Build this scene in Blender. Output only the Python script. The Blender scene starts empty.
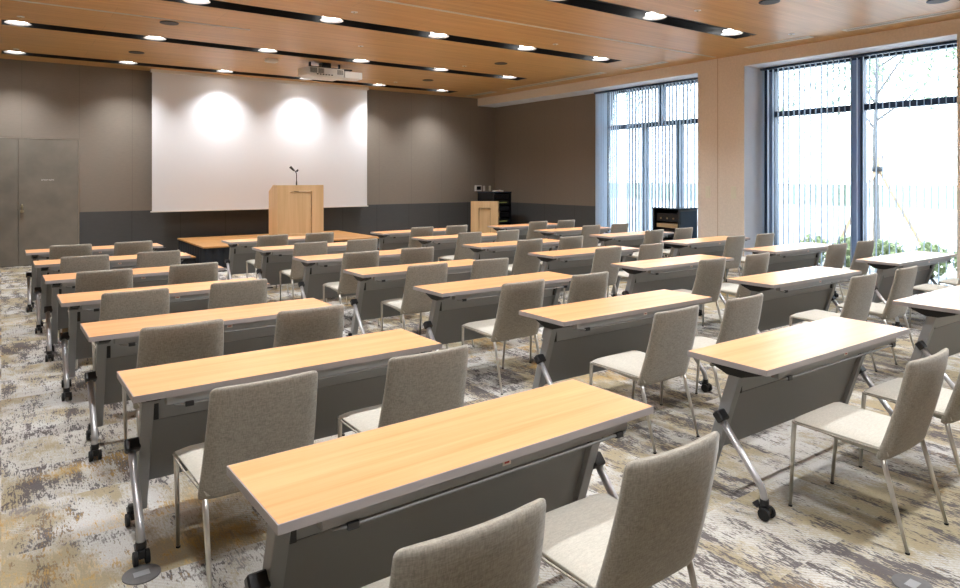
import bpy, bmesh, math, random
from mathutils import Vector, Matrix
random.seed(7)
C = bpy.context.scene
COL = C.collection

# ------------------------------------------------------------------ camera
cam_d = bpy.data.cameras.new('camera'); cam = bpy.data.objects.new('camera', cam_d); COL.objects.link(cam)
cam.location = (0, 0, 1.62); cam.rotation_euler = (math.radians(90), 0, math.radians(-35.53))
cam_d.sensor_width = 36; cam_d.lens = 670.3/960*36; cam_d.shift_y = -(294-177.9)/960
cam_d.clip_start = .05; cam_d.clip_end = 500
C.camera = cam
# ------------------------------------------------------------------ world
SKY = 5.6
w = bpy.data.worlds.new('sky'); C.world = w; w.use_nodes = True
nt = w.node_tree; bg = nt.nodes['Background']
tc = nt.nodes.new('ShaderNodeTexCoord'); sep = nt.nodes.new('ShaderNodeSeparateXYZ'); rp = nt.nodes.new('ShaderNodeValToRGB')
nt.links.new(tc.outputs['Generated'], sep.inputs[0]); nt.links.new(sep.outputs['Z'], rp.inputs[0])
rp.color_ramp.elements[0].position = 0.0; rp.color_ramp.elements[0].color = (.86, .94, 1, 1)
rp.color_ramp.elements[1].position = .9; rp.color_ramp.elements[1].color = (.66, .80, 1, 1)
nt.links.new(rp.outputs[0], bg.inputs[0]); bg.inputs[1].default_value = SKY
LAMP_W = 42
EXPOSURE = 0.82
vs = C.view_settings; vs.view_transform = 'Standard'; vs.look = 'None'; vs.gamma = 1; vs.exposure = EXPOSURE; vs.use_curve_mapping = False
def portal(name, y0, y1):
    l = bpy.data.lights.new(name, 'AREA'); l.shape = 'RECTANGLE'; l.size = 3.5; l.size_y = y1-y0; l.cycles.is_portal = True
    o = bpy.data.objects.new(name, l); COL.objects.link(o); o.location = (11.42, (y0+y1)/2, 1.8)
    o.rotation_euler = (0, math.radians(90), 0)
for a, b in ((7.8, 10.9), (3.64, 6.85), (-.6, 2.64)): portal('daylight_portal', a, b)

# ------------------------------------------------------------------ material helpers
def srgb(r, g, b):
    f = lambda c: (c/255/12.92) if c <= 10 else ((c/255+.055)/1.055)**2.4
    return (f(r), f(g), f(b), 1)
def newmat(name):
    m = bpy.data.materials.new(name); m.use_nodes = True
    return m, m.node_tree, m.node_tree.nodes['Principled BSDF']
def N(nt, t, **k):
    n = nt.nodes.new(t)
    for a, b in k.items(): setattr(n, a, b)
    return n
def mat(name, col, rough=.5, metal=0, spec=.5, noise=0, scale=40, bump=0, emit=None, es=0, coat=0, stretch=(1,1,1)):
    m, nt, p = newmat(name)
    p.inputs['Base Color'].default_value = col; p.inputs['Roughness'].default_value = rough
    p.inputs['Metallic'].default_value = metal; p.inputs['Specular IOR Level'].default_value = spec
    if coat: p.inputs['Coat Weight'].default_value = coat
    if emit: p.inputs['Emission Color'].default_value = emit; p.inputs['Emission Strength'].default_value = es
    if noise or bump:
        tc = N(nt, 'ShaderNodeTexCoord'); mp = N(nt, 'ShaderNodeMapping'); mp.inputs['Scale'].default_value = stretch
        nz = N(nt, 'ShaderNodeTexNoise'); nz.inputs['Scale'].default_value = scale; nz.inputs['Detail'].default_value = 4
        nt.links.new(tc.outputs['Object'], mp.inputs[0]); nt.links.new(mp.outputs[0], nz.inputs['Vector'])
        if noise:
            r = N(nt, 'ShaderNodeValToRGB'); r.color_ramp.elements[0].position = .3; r.color_ramp.elements[1].position = .7
            r.color_ramp.elements[0].color = tuple(c*(1-noise) for c in col[:3])+(1,)
            r.color_ramp.elements[1].color = tuple(min(1, c*(1+noise)) for c in col[:3])+(1,)
            nt.links.new(nz.outputs[0], r.inputs[0]); nt.links.new(r.outputs[0], p.inputs['Base Color'])
        if bump:
            b = N(nt, 'ShaderNodeBump'); b.inputs['Strength'].default_value = bump; b.inputs['Distance'].default_value = .002
            nt.links.new(nz.outputs[0], b.inputs['Height']); nt.links.new(b.outputs[0], p.inputs['Normal'])
    return m
def wood(name, c1, c2, rough, along='x', scale=1.0, planks=None, spec=.5, coat=0, per_object=False):
    m, nt, p = newmat(name); L = nt.links.new
    tc = N(nt, 'ShaderNodeTexCoord'); mp = N(nt, 'ShaderNodeMapping')
    s = {'x': (.5, 12, 12), 'y': (12, .5, 12), 'z': (12, 12, .5)}[along]
    mp.inputs['Scale'].default_value = tuple(v*scale for v in s)
    L(tc.outputs['Object'], mp.inputs[0])
    if per_object:
        oi = N(nt, 'ShaderNodeObjectInfo'); ml = N(nt, 'ShaderNodeVectorMath', operation='SCALE'); ml.inputs[3].default_value = 37
        cb = N(nt, 'ShaderNodeCombineXYZ'); L(oi.outputs['Random'], cb.inputs[0]); L(oi.outputs['Random'], cb.inputs[1])
        L(cb.outputs[0], ml.inputs[0]); ad = N(nt, 'ShaderNodeVectorMath', operation='ADD'); L(mp.outputs[0], ad.inputs[0]); L(ml.outputs[0], ad.inputs[1]); src = ad.outputs[0]
    else: src = mp.outputs[0]
    n1 = N(nt, 'ShaderNodeTexNoise'); n1.inputs['Scale'].default_value = 1; n1.inputs['Detail'].default_value = 6; n1.inputs['Distortion'].default_value = .6
    L(src, n1.inputs['Vector'])
    n2 = N(nt, 'ShaderNodeTexNoise'); n2.inputs['Scale'].default_value = 6; n2.inputs['Detail'].default_value = 3; L(src, n2.inputs['Vector'])
    mx = N(nt, 'ShaderNodeMath', operation='MULTIPLY_ADD'); mx.inputs[1].default_value = .35; L(n2.outputs[0], mx.inputs[0]); L(n1.outputs[0], mx.inputs[2])
    r = N(nt, 'ShaderNodeValToRGB'); r.color_ramp.elements[0].position = .45; r.color_ramp.elements[1].position = .9
    r.color_ramp.elements[0].color = c1; r.color_ramp.elements[1].color = c2
    L(mx.outputs[0], r.inputs[0]); out = r.outputs[0]
    if planks:
        bt = N(nt, 'ShaderNodeTexBrick'); bt.inputs['Scale'].default_value = 1; bt.inputs['Brick Width'].default_value = planks[0]; bt.inputs['Row Height'].default_value = planks[1]
        bt.inputs['Mortar Size'].default_value = planks[2]; bt.inputs['Color1'].default_value = (1, 1, 1, 1); bt.inputs['Color2'].default_value = (.93, .93, .93, 1); bt.inputs['Mortar'].default_value = (.72, .7, .68, 1)
        L(tc.outputs['Object'], bt.inputs['Vector'])
        mm = N(nt, 'ShaderNodeMix', data_type='RGBA', blend_type='MULTIPLY'); mm.inputs[0].default_value = 1
        L(out, mm.inputs[6]); L(bt.outputs[0], mm.inputs[7]); out = mm.outputs[2]
    L(out, p.inputs['Base Color']); p.inputs['Roughness'].default_value = rough; p.inputs['Specular IOR Level'].default_value = spec
    if coat: p.inputs['Coat Weight'].default_value = coat; p.inputs['Coat Roughness'].default_value = .2
    return m
def fabric(name, c, var=.22, scale=260, rough=.95):
    m, nt, p = newmat(name); L = nt.links.new
    tc = N(nt, 'ShaderNodeTexCoord')
    mp1 = N(nt, 'ShaderNodeMapping'); mp1.inputs['Scale'].default_value = (1, 1, .16)
    mp2 = N(nt, 'ShaderNodeMapping'); mp2.inputs['Scale'].default_value = (.16, .6, 1)
    n1 = N(nt, 'ShaderNodeTexNoise'); n1.inputs['Scale'].default_value = scale; n2 = N(nt, 'ShaderNodeTexNoise'); n2.inputs['Scale'].default_value = scale
    for a, b in ((mp1, n1), (mp2, n2)): L(tc.outputs['Object'], a.inputs[0]); L(a.outputs[0], b.inputs['Vector'])
    ad = N(nt, 'ShaderNodeMath', operation='ADD'); L(n1.outputs[0], ad.inputs[0]); L(n2.outputs[0], ad.inputs[1])
    r = N(nt, 'ShaderNodeValToRGB'); r.color_ramp.elements[0].position = .36; r.color_ramp.elements[1].position = .64
    dv = N(nt, 'ShaderNodeMath', operation='MULTIPLY'); dv.inputs[1].default_value = .5; L(ad.outputs[0], dv.inputs[0]); L(dv.outputs[0], r.inputs[0])
    r.color_ramp.elements[0].color = tuple(x*(1-var) for x in c[:3])+(1,); r.color_ramp.elements[1].color = tuple(x*(1+var) for x in c[:3])+(1,)
    L(r.outputs[0], p.inputs['Base Color']); p.inputs['Roughness'].default_value = rough; p.inputs['Specular IOR Level'].default_value = .2
    p.inputs['Sheen Weight'].default_value = .25
    b = N(nt, 'ShaderNodeBump'); b.inputs['Strength'].default_value = .35; b.inputs['Distance'].default_value = .001; L(dv.outputs[0], b.inputs['Height']); L(b.outputs[0], p.inputs['Normal'])
    return m
def carpet():
    m, nt, p = newmat('patterned_carpet'); L = nt.links.new
    tc = N(nt, 'ShaderNodeTexCoord'); P = tc.outputs['Object']
    def math_(op, a, b=None, c=None):
        n = N(nt, 'ShaderNodeMath', operation=op)
        for i, v in enumerate((a, b, c)):
            if v is None: continue
            if isinstance(v, (int, float)): n.inputs[i].default_value = v
            else: L(v, n.inputs[i])
        return n.outputs[0]
    def vmap(sx, sy, off=(0, 0, 0), vec=P):
        mp = N(nt, 'ShaderNodeMapping'); mp.inputs['Scale'].default_value = (sx, sy, 1); mp.inputs['Location'].default_value = off; L(vec, mp.inputs[0]); return mp.outputs[0]
    def noise(vec, scale=1, det=4, rough=.6):
        n = N(nt, 'ShaderNodeTexNoise'); n.inputs['Scale'].default_value = scale; n.inputs['Detail'].default_value = det; n.inputs['Roughness'].default_value = rough; L(vec, n.inputs['Vector']); return n.outputs[0]
    def ramp(v, a, b):
        n = N(nt, 'ShaderNodeMapRange'); n.inputs[1].default_value = a; n.inputs[2].default_value = b; L(v, n.inputs[0]); return n.outputs[0]
    def mixc(f, a, b):
        n = N(nt, 'ShaderNodeMix', data_type='RGBA')
        if isinstance(f, float): n.inputs[0].default_value = f
        else: L(f, n.inputs[0])
        for i, v in ((6, a), (7, b)):
            if isinstance(v, tuple): n.inputs[i].default_value = v
            else: L(v, n.inputs[i])
        return n.outputs[2]
    # half metre carpet tiles, each with its own offset and tone; the yarn grain runs along the room
    def tiles(step, amp):
        sn = N(nt, 'ShaderNodeVectorMath', operation='SNAP'); sn.inputs[1].default_value = step; L(P, sn.inputs[0])
        wn = N(nt, 'ShaderNodeTexWhiteNoise'); L(sn.outputs[0], wn.inputs['Vector'])
        sc = N(nt, 'ShaderNodeVectorMath', operation='SCALE'); L(wn.outputs['Color'], sc.inputs[0]); sc.inputs[3].default_value = amp
        ad = N(nt, 'ShaderNodeVectorMath', operation='ADD'); L(P, ad.inputs[0]); L(sc.outputs[0], ad.inputs[1]); return ad.outputs[0], wn.outputs['Value']
    Q, tv = tiles((.5, 1.0, 10), .55)
    Q2, tv2 = tiles((1.0, .5, 10), .8)
    def amp(v, k): return math_('MULTIPLY', math_('SUBTRACT', v, .5), k)
    streak = noise(vmap(84, 9), 1, 3, .7)
    streakb = noise(vmap(120, 34, (4, 1, 0)), 1, 2, .6)
    ragged = math_('ADD', math_('ADD', amp(streak, .75), amp(streakb, .6)), amp(noise(vmap(16, 9, (1, 7, 0)), 1, 3, .7), .5))
    weave = noise(vmap(230, 90), 1, 1)
    tone = math_('ADD', math_('ADD', noise(vmap(3.2, 1.9, (5, 2, 0), vec=Q), 1, 3, .55), math_('MULTIPLY', ragged, .45)), amp(tv, .10))
    base = mixc(ramp(tone, .42, .56), srgb(160, 149, 124), srgb(192, 191, 187))
    hatch = N(nt, 'ShaderNodeTexWave'); hatch.bands_direction = 'DIAGONAL'; hatch.inputs['Scale'].default_value = 24; hatch.inputs['Distortion'].default_value = 4; hatch.inputs['Detail Scale'].default_value = 4; L(P, hatch.inputs['Vector'])
    hm = ramp(noise(vmap(1.1, 1.3, (2, 8, 0), vec=Q2), 1, 2), .47, .55)
    base = mixc(math_('MULTIPLY', math_('MULTIPLY', hatch.outputs['Fac'], hm), .42), base, srgb(150, 138, 104))
    # charcoal ragged patches
    d = math_('ADD', noise(vmap(8.5, 2.5, (3, 9, 0), vec=Q2), 1, 4, .6), ragged)
    d = math_('ADD', d, amp(tv2, .16)); d = math_('ADD', d, amp(noise(vmap(.5, .6, (9, 1, 0)), 1, 1), .25))
    base = mixc(math_('MULTIPLY', ramp(d, .53, .61), .9), base, srgb(80, 75, 78))
    d2 = math_('ADD', noise(vmap(3.2, 6.6, (8, 4, 0), vec=Q), 1, 4, .62), ragged)
    base = mixc(math_('MULTIPLY', ramp(d2, .60, .68), .7), base, srgb(104, 98, 96))
    # mustard patches
    y = math_('ADD', noise(vmap(.9, 1.5, (13, 5, 0), vec=Q2), 1, 3), math_('MULTIPLY', ragged, .5))
    base = mixc(math_('MULTIPLY', ramp(y, .60, .70), .62), base, srgb(200, 162, 86))
    base = mixc(math_('MULTIPLY', ramp(weave, .35, .65), .16), base, srgb(80, 76, 68))
    speck = streakb
    L(base, p.inputs['Base Color']); p.inputs['Roughness'].default_value = .95; p.inputs['Specular IOR Level'].default_value = .15
    b = N(nt, 'ShaderNodeBump'); b.inputs['Strength'].default_value = .5; b.inputs['Distance'].default_value = .003; L(speck, b.inputs['Height']); L(b.outputs[0], p.inputs['Normal'])
    return m
def panelled(name, c, axis, pitch, off, rough=.8, wv=.06, line=.6):
    """wall cloth with fine vertical panel joints"""
    m, nt, p = newmat(name); L = nt.links.new
    tc = N(nt, 'ShaderNodeTexCoord'); sp = N(nt, 'ShaderNodeSeparateXYZ'); L(tc.outputs['Object'], sp.inputs[0])
    a = N(nt, 'ShaderNodeMath', operation='ADD'); a.inputs[1].default_value = -off + 100*pitch; L(sp.outputs['XYZ'.index(axis)], a.inputs[0])
    md = N(nt, 'ShaderNodeMath', operation='MODULO'); md.inputs[1].default_value = pitch; L(a.outputs[0], md.inputs[0])
    lt = N(nt, 'ShaderNodeMath', operation='LESS_THAN'); lt.inputs[1].default_value = .012; L(md.outputs[0], lt.inputs[0])
    mp = N(nt, 'ShaderNodeMapping'); mp.inputs['Scale'].default_value = (4, 4, 60); L(tc.outputs['Object'], mp.inputs[0])
    nz = N(nt, 'ShaderNodeTexNoise'); nz.inputs['Scale'].default_value = 3; nz.inputs['Detail'].default_value = 5; L(mp.outputs[0], nz.inputs['Vector'])
    r = N(nt, 'ShaderNodeValToRGB'); r.color_ramp.elements[0].position = .3; r.color_ramp.elements[1].position = .7
    r.color_ramp.elements[0].color = tuple(x*(1-wv) for x in c[:3])+(1,); r.color_ramp.elements[1].color = tuple(x*(1+wv) for x in c[:3])+(1,)
    L(nz.outputs[0], r.inputs[0])
    mx = N(nt, 'ShaderNodeMix', data_type='RGBA'); L(lt.outputs[0], mx.inputs[0]); L(r.outputs[0], mx.inputs[6]); mx.inputs[7].default_value = tuple(x*line for x in c[:3])+(1,)
    L(mx.outputs[2], p.inputs['Base Color']); p.inputs['Roughness'].default_value = rough; p.inputs['Specular IOR Level'].default_value = .3
    return m

M = {}
M['carpet'] = carpet()
M['laminate'] = wood('beech_laminate', srgb(222, 156, 102), srgb(244, 184, 132), .33, 'x', 1.3, spec=.5, per_object=True)
M['ceiling'] = wood('ceiling_wood', srgb(190, 144, 86), srgb(212, 167, 104), .42, 'x', 1.2, planks=(2.4, .6, .003))
M['lectern'] = wood('lectern_oak', srgb(206, 172, 126), srgb(222, 190, 146), .45, 'z', 1.0)
M['stage_wood'] = wood('stage_parquet', srgb(158, 112, 62), srgb(196, 146, 88), .4, 'x', 1.0, planks=(.3, .075, .002))
M['edge'] = mat('table_edge_grey', srgb(168, 162, 161), .45)
M['frame'] = mat('grey_painted_steel', srgb(146, 148, 149), .42, spec=.5)
M['panel'] = mat('grey_modesty_panel', srgb(130, 131, 131), .5)
M['silver'] = mat('silver_tube', srgb(190, 190, 192), .38, metal=.65)
M['chrome'] = mat('satin_chrome', srgb(214, 211, 205), .36, metal=.85)
M['black'] = mat('black_plastic', srgb(26, 26, 28), .4)
M['rubber'] = mat('black_rubber', srgb(18, 18, 18), .7)
M['label_w'] = mat('white_label', srgb(215, 205, 195), .5)
M['label_r'] = mat('red_label', srgb(180, 70, 70), .5)
M['fabric'] = fabric('taupe_fabric_shaded', srgb(157, 151, 139))  # shadow on the chair backs is put into this darker fabric colour
M['fabric_lit'] = fabric('taupe_fabric_lit', srgb(186, 182, 170), .12)  # lit copy of the chair fabric, for the seats
M['wall'] = panelled('taupe_wall_cloth', srgb(136, 126, 115), 'X', .91, 1.209, line=.86)
M['wall_r'] = panelled('taupe_wall_cloth_side', srgb(130, 118, 105), 'Y', 1.09, 11.72, line=.9)
M['dado'] = panelled('charcoal_dado', srgb(82, 82, 82), 'X', .9, 1.209, line=.7)
M['dado_r'] = panelled('charcoal_dado_side', srgb(82, 82, 82), 'Y', 1.09, 11.72, line=.7)
M['beige'] = mat('beige_wallpaper', srgb(230, 219, 205), .85, noise=.05, scale=30, bump=.2)
M['joint'] = mat('joint_strip', srgb(196, 174, 150), .7)
M['reveal'] = mat('pale_reveal_paint', srgb(234, 237, 242), .7)
M['plain'] = mat('plain_wall', srgb(176, 164, 148), .85)
M['door'] = mat('mottled_door_laminate', srgb(126, 120, 110), .5, noise=.14, scale=3.2)
M['doorframe'] = mat('door_edge_metal', srgb(170, 162, 148), .4, metal=.6)
M['white'] = mat('matte_white', srgb(225, 222, 216), .6)
M['screen'] = mat('projection_screen_white', srgb(230, 231, 234), .9, spec=.1)
M['slot'] = mat('trough_black', srgb(14, 13, 12), .5)
M['lens'] = mat('lamp_lens', srgb(255, 255, 255), .3, emit=(1, .99, .97, 1), es=9)
M['reflector'] = mat('lamp_reflector', srgb(225, 225, 225), .4, metal=.2)
M['diff'] = mat('air_diffuser_grey', srgb(214, 210, 196), .5)
M['diffdark'] = mat('diffuser_slot_dark', srgb(70, 66, 58), .6)
M['diffslot'] = mat('diffuser_slot_grey', srgb(140, 132, 114), .6)
M['navy'] = mat('window_frame_navy', srgb(52, 66, 88), .4, metal=.2)
M['steelblue'] = mat('blue_grey_aluminium', srgb(150, 172, 204), .35, metal=.3)
M['skirt'] = mat('stage_skirt_cloth', srgb(30, 33, 38), .9)
M['rack'] = mat('rack_black', srgb(20, 21, 24), .3)
M['rackside'] = mat('rack_side_panel', srgb(42, 54, 68), .25)
M['brass'] = mat('brass_knob', srgb(190, 180, 150), .3, metal=.8)
M['led_g'] = mat('green_led', srgb(120, 130, 60), .5, emit=(.6, .65, .2, 1), es=.15)
M['led_b'] = mat('blue_led', srgb(30, 50, 200), .5, emit=(.1, .15, 1, 1), es=1.5)
M['gold'] = mat('equipment_tan', srgb(176, 150, 110), .4)
M['lcd'] = mat('dark_display', srgb(30, 32, 34), .2)
M['switch'] = mat('switch_ivory', srgb(228, 224, 204), .5)
M['disc'] = mat('floor_outlet_grey', srgb(104, 103, 102), .55, metal=.3, noise=.1, scale=30)
def slatmat():
    m, nt, p = newmat('translucent_blind'); L = nt.links.new
    p.inputs['Base Color'].default_value = (.72, .76, .84, 1); p.inputs['Roughness'].default_value = .8
    t = N(nt, 'ShaderNodeBsdfTranslucent'); t.inputs[0].default_value = (.66, .77, .86, 1)
    mx = N(nt, 'ShaderNodeMixShader'); mx.inputs[0].default_value = .45; L(p.outputs[0], mx.inputs[1]); L(t.outputs[0], mx.inputs[2])
    L(mx.outputs[0], nt.nodes['Material Output'].inputs[0]); return m
M['slat'] = slatmat()
def glassmat():
    m, nt, p = newmat('window_glass'); L = nt.links.new
    g = N(nt, 'ShaderNodeBsdfGlossy'); g.inputs['Roughness'].default_value = 0; t = N(nt, 'ShaderNodeBsdfTransparent'); t.inputs[0].default_value = (.95, .975, .98, 1)
    fr = N(nt, 'ShaderNodeFresnel'); fr.inputs[0].default_value = 1.45
    mx = N(nt, 'ShaderNodeMixShader'); L(fr.outputs[0], mx.inputs[0]); L(t.outputs[0], mx.inputs[1]); L(g.outputs[0], mx.inputs[2]); L(mx.outputs[0], nt.nodes['Material Output'].inputs[0])
    return m
M['glass'] = glassmat()
M['paving'] = mat('pale_paving', srgb(205, 203, 198), .8, noise=.06, scale=2)
M['grass'] = mat('lawn_green', srgb(116, 132, 98), .9, noise=.2, scale=.6)
M['bark'] = mat('tree_bark', srgb(112, 110, 110), .9, noise=.2, scale=12)
M['stake'] = mat('timber_stake', srgb(176, 150, 120), .8)
M['leaf'] = mat('hazed_leaves', srgb(138, 160, 126), .8, noise=.1, scale=3)  # leaf green paled in the colour itself to stand for outdoor haze
M['hedge'] = mat('shrub_leaves', srgb(150, 160, 112), .8, noise=.3, scale=10)
M['canopy'] = mat('canopy_grey', srgb(205, 208, 205), .8)

# ------------------------------------------------------------------ mesh helpers
def box(bm, x0, x1, y0, y1, z0, z1, mi=0, mtx=None):
    vs_ = [bm.verts.new(Vector((x, y, z)) if mtx is None else mtx @ Vector((x, y, z))) for x in (x0, x1) for y in (y0, y1) for z in (z0, z1)]
    for q in ((0, 1, 3, 2), (4, 6, 7, 5), (0, 4, 5, 1), (2, 3, 7, 6), (0, 2, 6, 4), (1, 5, 7, 3)):
        f = bm.faces.new([vs_[i] for i in q]); f.material_index = mi
def rings(bm, loops, cap=True, mi=0, smooth=True, closed=False):
    L_ = [[bm.verts.new(p) for p in lp] for lp in loops]; n = len(L_[0])
    for a, b in zip(L_, L_[1:]):
        for i in range(n):
            f = bm.faces.new((a[i], a[(i+1) % n], b[(i+1) % n], b[i])); f.smooth = smooth; f.material_index = mi
    if cap:
        for lp in (L_[0][::-1], L_[-1]):
            f = bm.faces.new(lp); f.material_index = mi
def tube(bm, pts, r, n=10, mi=0):
    pts = [Vector(p) for p in pts]; R = r if isinstance(r, (list, tuple)) else [r]*len(pts)
    loops = []; up = None
    for i, p in enumerate(pts):
        if i == 0: d = pts[1]-p
        elif i == len(pts)-1: d = p-pts[-2]
        else: d = (pts[i+1]-p).normalized()+(p-pts[i-1]).normalized()
        d.normalize()
        if up is None: up = d.orthogonal().normalized()
        up = (up-d*up.dot(d)).normalized(); s = d.cross(up)
        loops.append([p+(up*math.cos(2*math.pi*k/n)+s*math.sin(2*math.pi*k/n))*R[i] for k in range(n)])
    rings(bm, loops, mi=mi)
def cyl(bm, c, r, h, axis='z', n=20, r2=None, mi=0):
    a = {'x': Vector((1, 0, 0)), 'y': Vector((0, 1, 0)), 'z': Vector((0, 0, 1))}[axis]; c = Vector(c)
    u = a.orthogonal().normalized(); v = a.cross(u)
    lp = lambda p, rr: [p+(u*math.cos(2*math.pi*k/n)+v*math.sin(2*math.pi*k/n))*rr for k in range(n)]
    rings(bm, [lp(c, r), lp(c+a*h, r if r2 is None else r2)], mi=mi)
def poly(bm, pts, axis, d, mi=0):
    """prism: outline pts (3D) pushed by vector d"""
    a = [bm.verts.new(p) for p in pts]; b = [bm.verts.new(Vector(p)+Vector(d)) for p in pts]; n = len(a)
    bm.faces.new(a[::-1]).material_index = mi; bm.faces.new(b).material_index = mi
    for i in range(n): bm.faces.new((a[i], a[(i+1) % n], b[(i+1) % n], b[i])).material_index = mi
def ob(name, bm, m, parent=None, bevel=0, loc=None, seg=2):
    bmesh.ops.recalc_face_normals(bm, faces=bm.faces[:])
    if bevel:
        es = [e for e in bm.edges if len(e.link_faces) == 2 and e.calc_face_angle(0) > .6]
        bmesh.ops.bevel(bm, geom=es, offset=bevel, segments=seg, affect='EDGES', profile=.7)
    me = bpy.data.meshes.new(name); bm.to_mesh(me); bm.free()
    for mm in (m if isinstance(m, (list, tuple)) else [m]): me.materials.append(M[mm])
    o = bpy.data.objects.new(name, me); COL.objects.link(o)
    if parent: o.parent = parent
    if loc: o.location = loc
    return o
def B(): return bmesh.new()
def tag(o, label, cat, group=None):
    o['label'] = label; o['category'] = cat
    if group: o['group'] = group
    return o
def thing(name, label, cat, loc=(0, 0, 0), rz=0, group=None):
    o = bpy.data.objects.new(name, None); COL.objects.link(o); o.location = loc; o.rotation_euler = (0, 0, rz); o.empty_display_size = .1
    return tag(o, label, cat, group)
def struct(o, label=None):
    o['kind'] = 'structure'
    if label: o['label'] = label
    return o
def children(o): return [c for c in bpy.data.objects if c.parent == o]
def make_copy(root, tree, loc, rz=0):
    r = root.copy(); COL.objects.link(r); r.location = loc; r.rotation_euler = (0, 0, rz)
    def rec(par, nodes):
        for ch, subs in nodes:
            c = ch.copy(); COL.objects.link(c); c.parent = par; rec(c, subs)
    rec(r, tree); return r
def get_tree(o): return [(c, get_tree(c)) for c in children(o)]

# ------------------------------------------------------------------ room dimensions
XL, XP, XR = -3.2, 10.56, 11.16      # left wall, pillar face, recessed wall / window plane
YB, YF = -3.6, 14.9                  # back wall, front wall
ZC, ZH = 3.78, 3.58                  # ceiling, header underside
T = .12
WIN = [(7.80, 10.90), (3.64, 6.85), (-.60, 2.64)]
bm = B(); box(bm, XL-T, XR+.3, YB-T, YF+T, -T, 0); struct(ob('floor', bm, 'carpet'), 'carpet tiles in cream, grey and mustard')
# ceiling with the lamp troughs let in
SLOT_Y = [14.13, 11.42, 8.70, 5.99, 3.28, .57]; SW = .19
bm = B(); ys = [YB]
for y in sorted(SLOT_Y): ys += [y-SW, y+SW]
ys.append(YF)
for i in range(0, len(ys), 2): box(bm, XL, XP+.02, ys[i], ys[i+1], ZC, ZC+T)
for y in SLOT_Y:
    box(bm, XL, 0, y-SW, y+SW, ZC, ZC+T); box(bm, 9.3, XP+.02, y-SW, y+SW, ZC, ZC+T)
ceil = struct(ob('ceiling', bm, 'ceiling'), 'wood grain ceiling with black lamp troughs')
for y in SLOT_Y:
    bm = B(); z = ZC+.11
    box(bm, 0, 9.3, y-SW, y+SW, z, z+.02)
    box(bm, .002, .012, y-SW, y+SW, ZC+.002, z); box(bm, 9.288, 9.298, y-SW, y+SW, ZC+.002, z)
    box(bm, .002, 9.298, y-SW+.001, y-SW+.01, ZC+.002, z); box(bm, .002, 9.298, y+SW-.01, y+SW-.001, ZC+.002, z)
    ob('lighting_trough', bm, 'slot', ceil)
# walls
bm = B()
box(bm, XL-T, -.71, YF, YF+T, 0, ZC+T); box(bm, -.71, 1.209, YF, YF+T, 2.36, ZC+T); box(bm, 1.209, XR+T, YF, YF+T, 0, ZC+T)
box(bm, -.71, 1.209, YF+.05, YF+T, 0, 2.36)
wf = struct(ob('wall_front', bm, 'wall'), 'taupe cloth covered wall behind the screen')
bm = B(); box(bm, XL-T, XL, YB-T, YF+T, 0, ZC+T); struct(ob('wall_left', bm, 'plain'))
bm = B(); box(bm, XL, XR+T, YB-T, YB, 0, ZC+T); struct(ob('wall_back', bm, 'plain'))
bm = B()
box(bm, XP, XR+.02, YB, YF, ZH, ZC+T)                         # header beam
PIL = [(6.85, 7.80), (2.64, 3.64), (YB, -.60)]
for a, b in PIL: box(bm, XP, XR+.3, a, b, 0, ZH)
wr = struct(ob('wall_right', bm, 'beige'), 'beige papered beam and pillars beside the windows')
bm = B(); box(bm, XR, XR+.3, 10.9, YF, 0, ZH); ob('recessed_wall', bm, 'wall_r', wr)
bm = B(); box(bm, XP+.01, XR+.02, YB, YF, ZH-.006, ZH-.001)    # pale underside of the beam
for a, b in WIN[:]:
    box(bm, XP+.004, XR+.1, a+.0005, a+.006, 0, ZH-.006)
    if b < 10: box(bm, XP+.004, XR+.1, b-.006, b-.0005, 0, ZH-.006)
ob('reveal_lining', bm, 'reveal', wr)
bm = B(); box(bm, XP-.004, XP+.001, 7.372, 7.385, 0, ZC)
ob('expansion_joint', bm, 'joint', wr)
bm = B(); box(bm, XR, XR+.3, -10, -9, 0, 1); bm.free()
# dado
bm = B(); box(bm, 1.215, XR, YF-.012, YF, 0, .965); struct(ob('trim_1', bm, 'dado'), 'charcoal dado panels on front wall')
bm = B(); box(bm, XR-.012, XR, 10.9, YF-.012, 0, .965); struct(ob('trim_2', bm, 'dado_r'), 'charcoal dado panels on recessed side wall')
bm = B(); box(bm, 1.215, XR-.02, YF-.018, YF-.012, 0, .05); struct(ob('baseboard_front', bm, 'black'))
# double door
door = struct(bpy.data.objects.new('door_1', None)); COL.objects.link(door); door.location = (.25, YF, 0)
def dpart(n, bm, m, **k):
    o = ob(n, bm, m, door, **k); o.location = (-.25, -YF, 0); return o
for a, b in ((-.70, .245), (.255, 1.199)):
    bm = B(); box(bm, a, b, YF-.004, YF+.04, .008, 2.345); leaf = dpart('door_leaf', bm, 'door', bevel=.002)
bm = B(); box(bm, 1.199, 1.215, YF-.008, YF+.045, 0, 2.36); box(bm, -.715, 1.215, YF-.008, YF+.045, 2.345, 2.36); box(bm, -.715, -.70, YF-.008, YF+.045, 0, 2.36)
dpart('door_frame', bm, 'doorframe')
bm = B(); tube(bm, [(.309, YF-.03, 1.09), (.309, YF-.05, 1.06), (.309, YF-.05, 1.14)], .012); cyl(bm, (.309, YF-.05, 1.01), .028, .05, 'y'); cyl(bm, (.309, YF-.03, 1.1), .02, .03, 'y')
dpart('door_handle', bm, 'brass')
bm = B(); random.seed(3)
for x0, n in ((.605, 5), (.722, 4)):
    for k in range(n):
        x = x0+k*.022; box(bm, x, x+.005, YF-.006, YF-.004, 1.570, 1.594)
        zz = random.choice((1.570, 1.589, 1.580)); box(bm, x, x+.016, YF-.006, YF-.004, zz, zz+.005); box(bm, x+.012, x+.016, YF-.006, YF-.004, 1.57+random.choice((0, .012)), 1.594)
dpart('door_lettering', bm, 'white')

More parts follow.
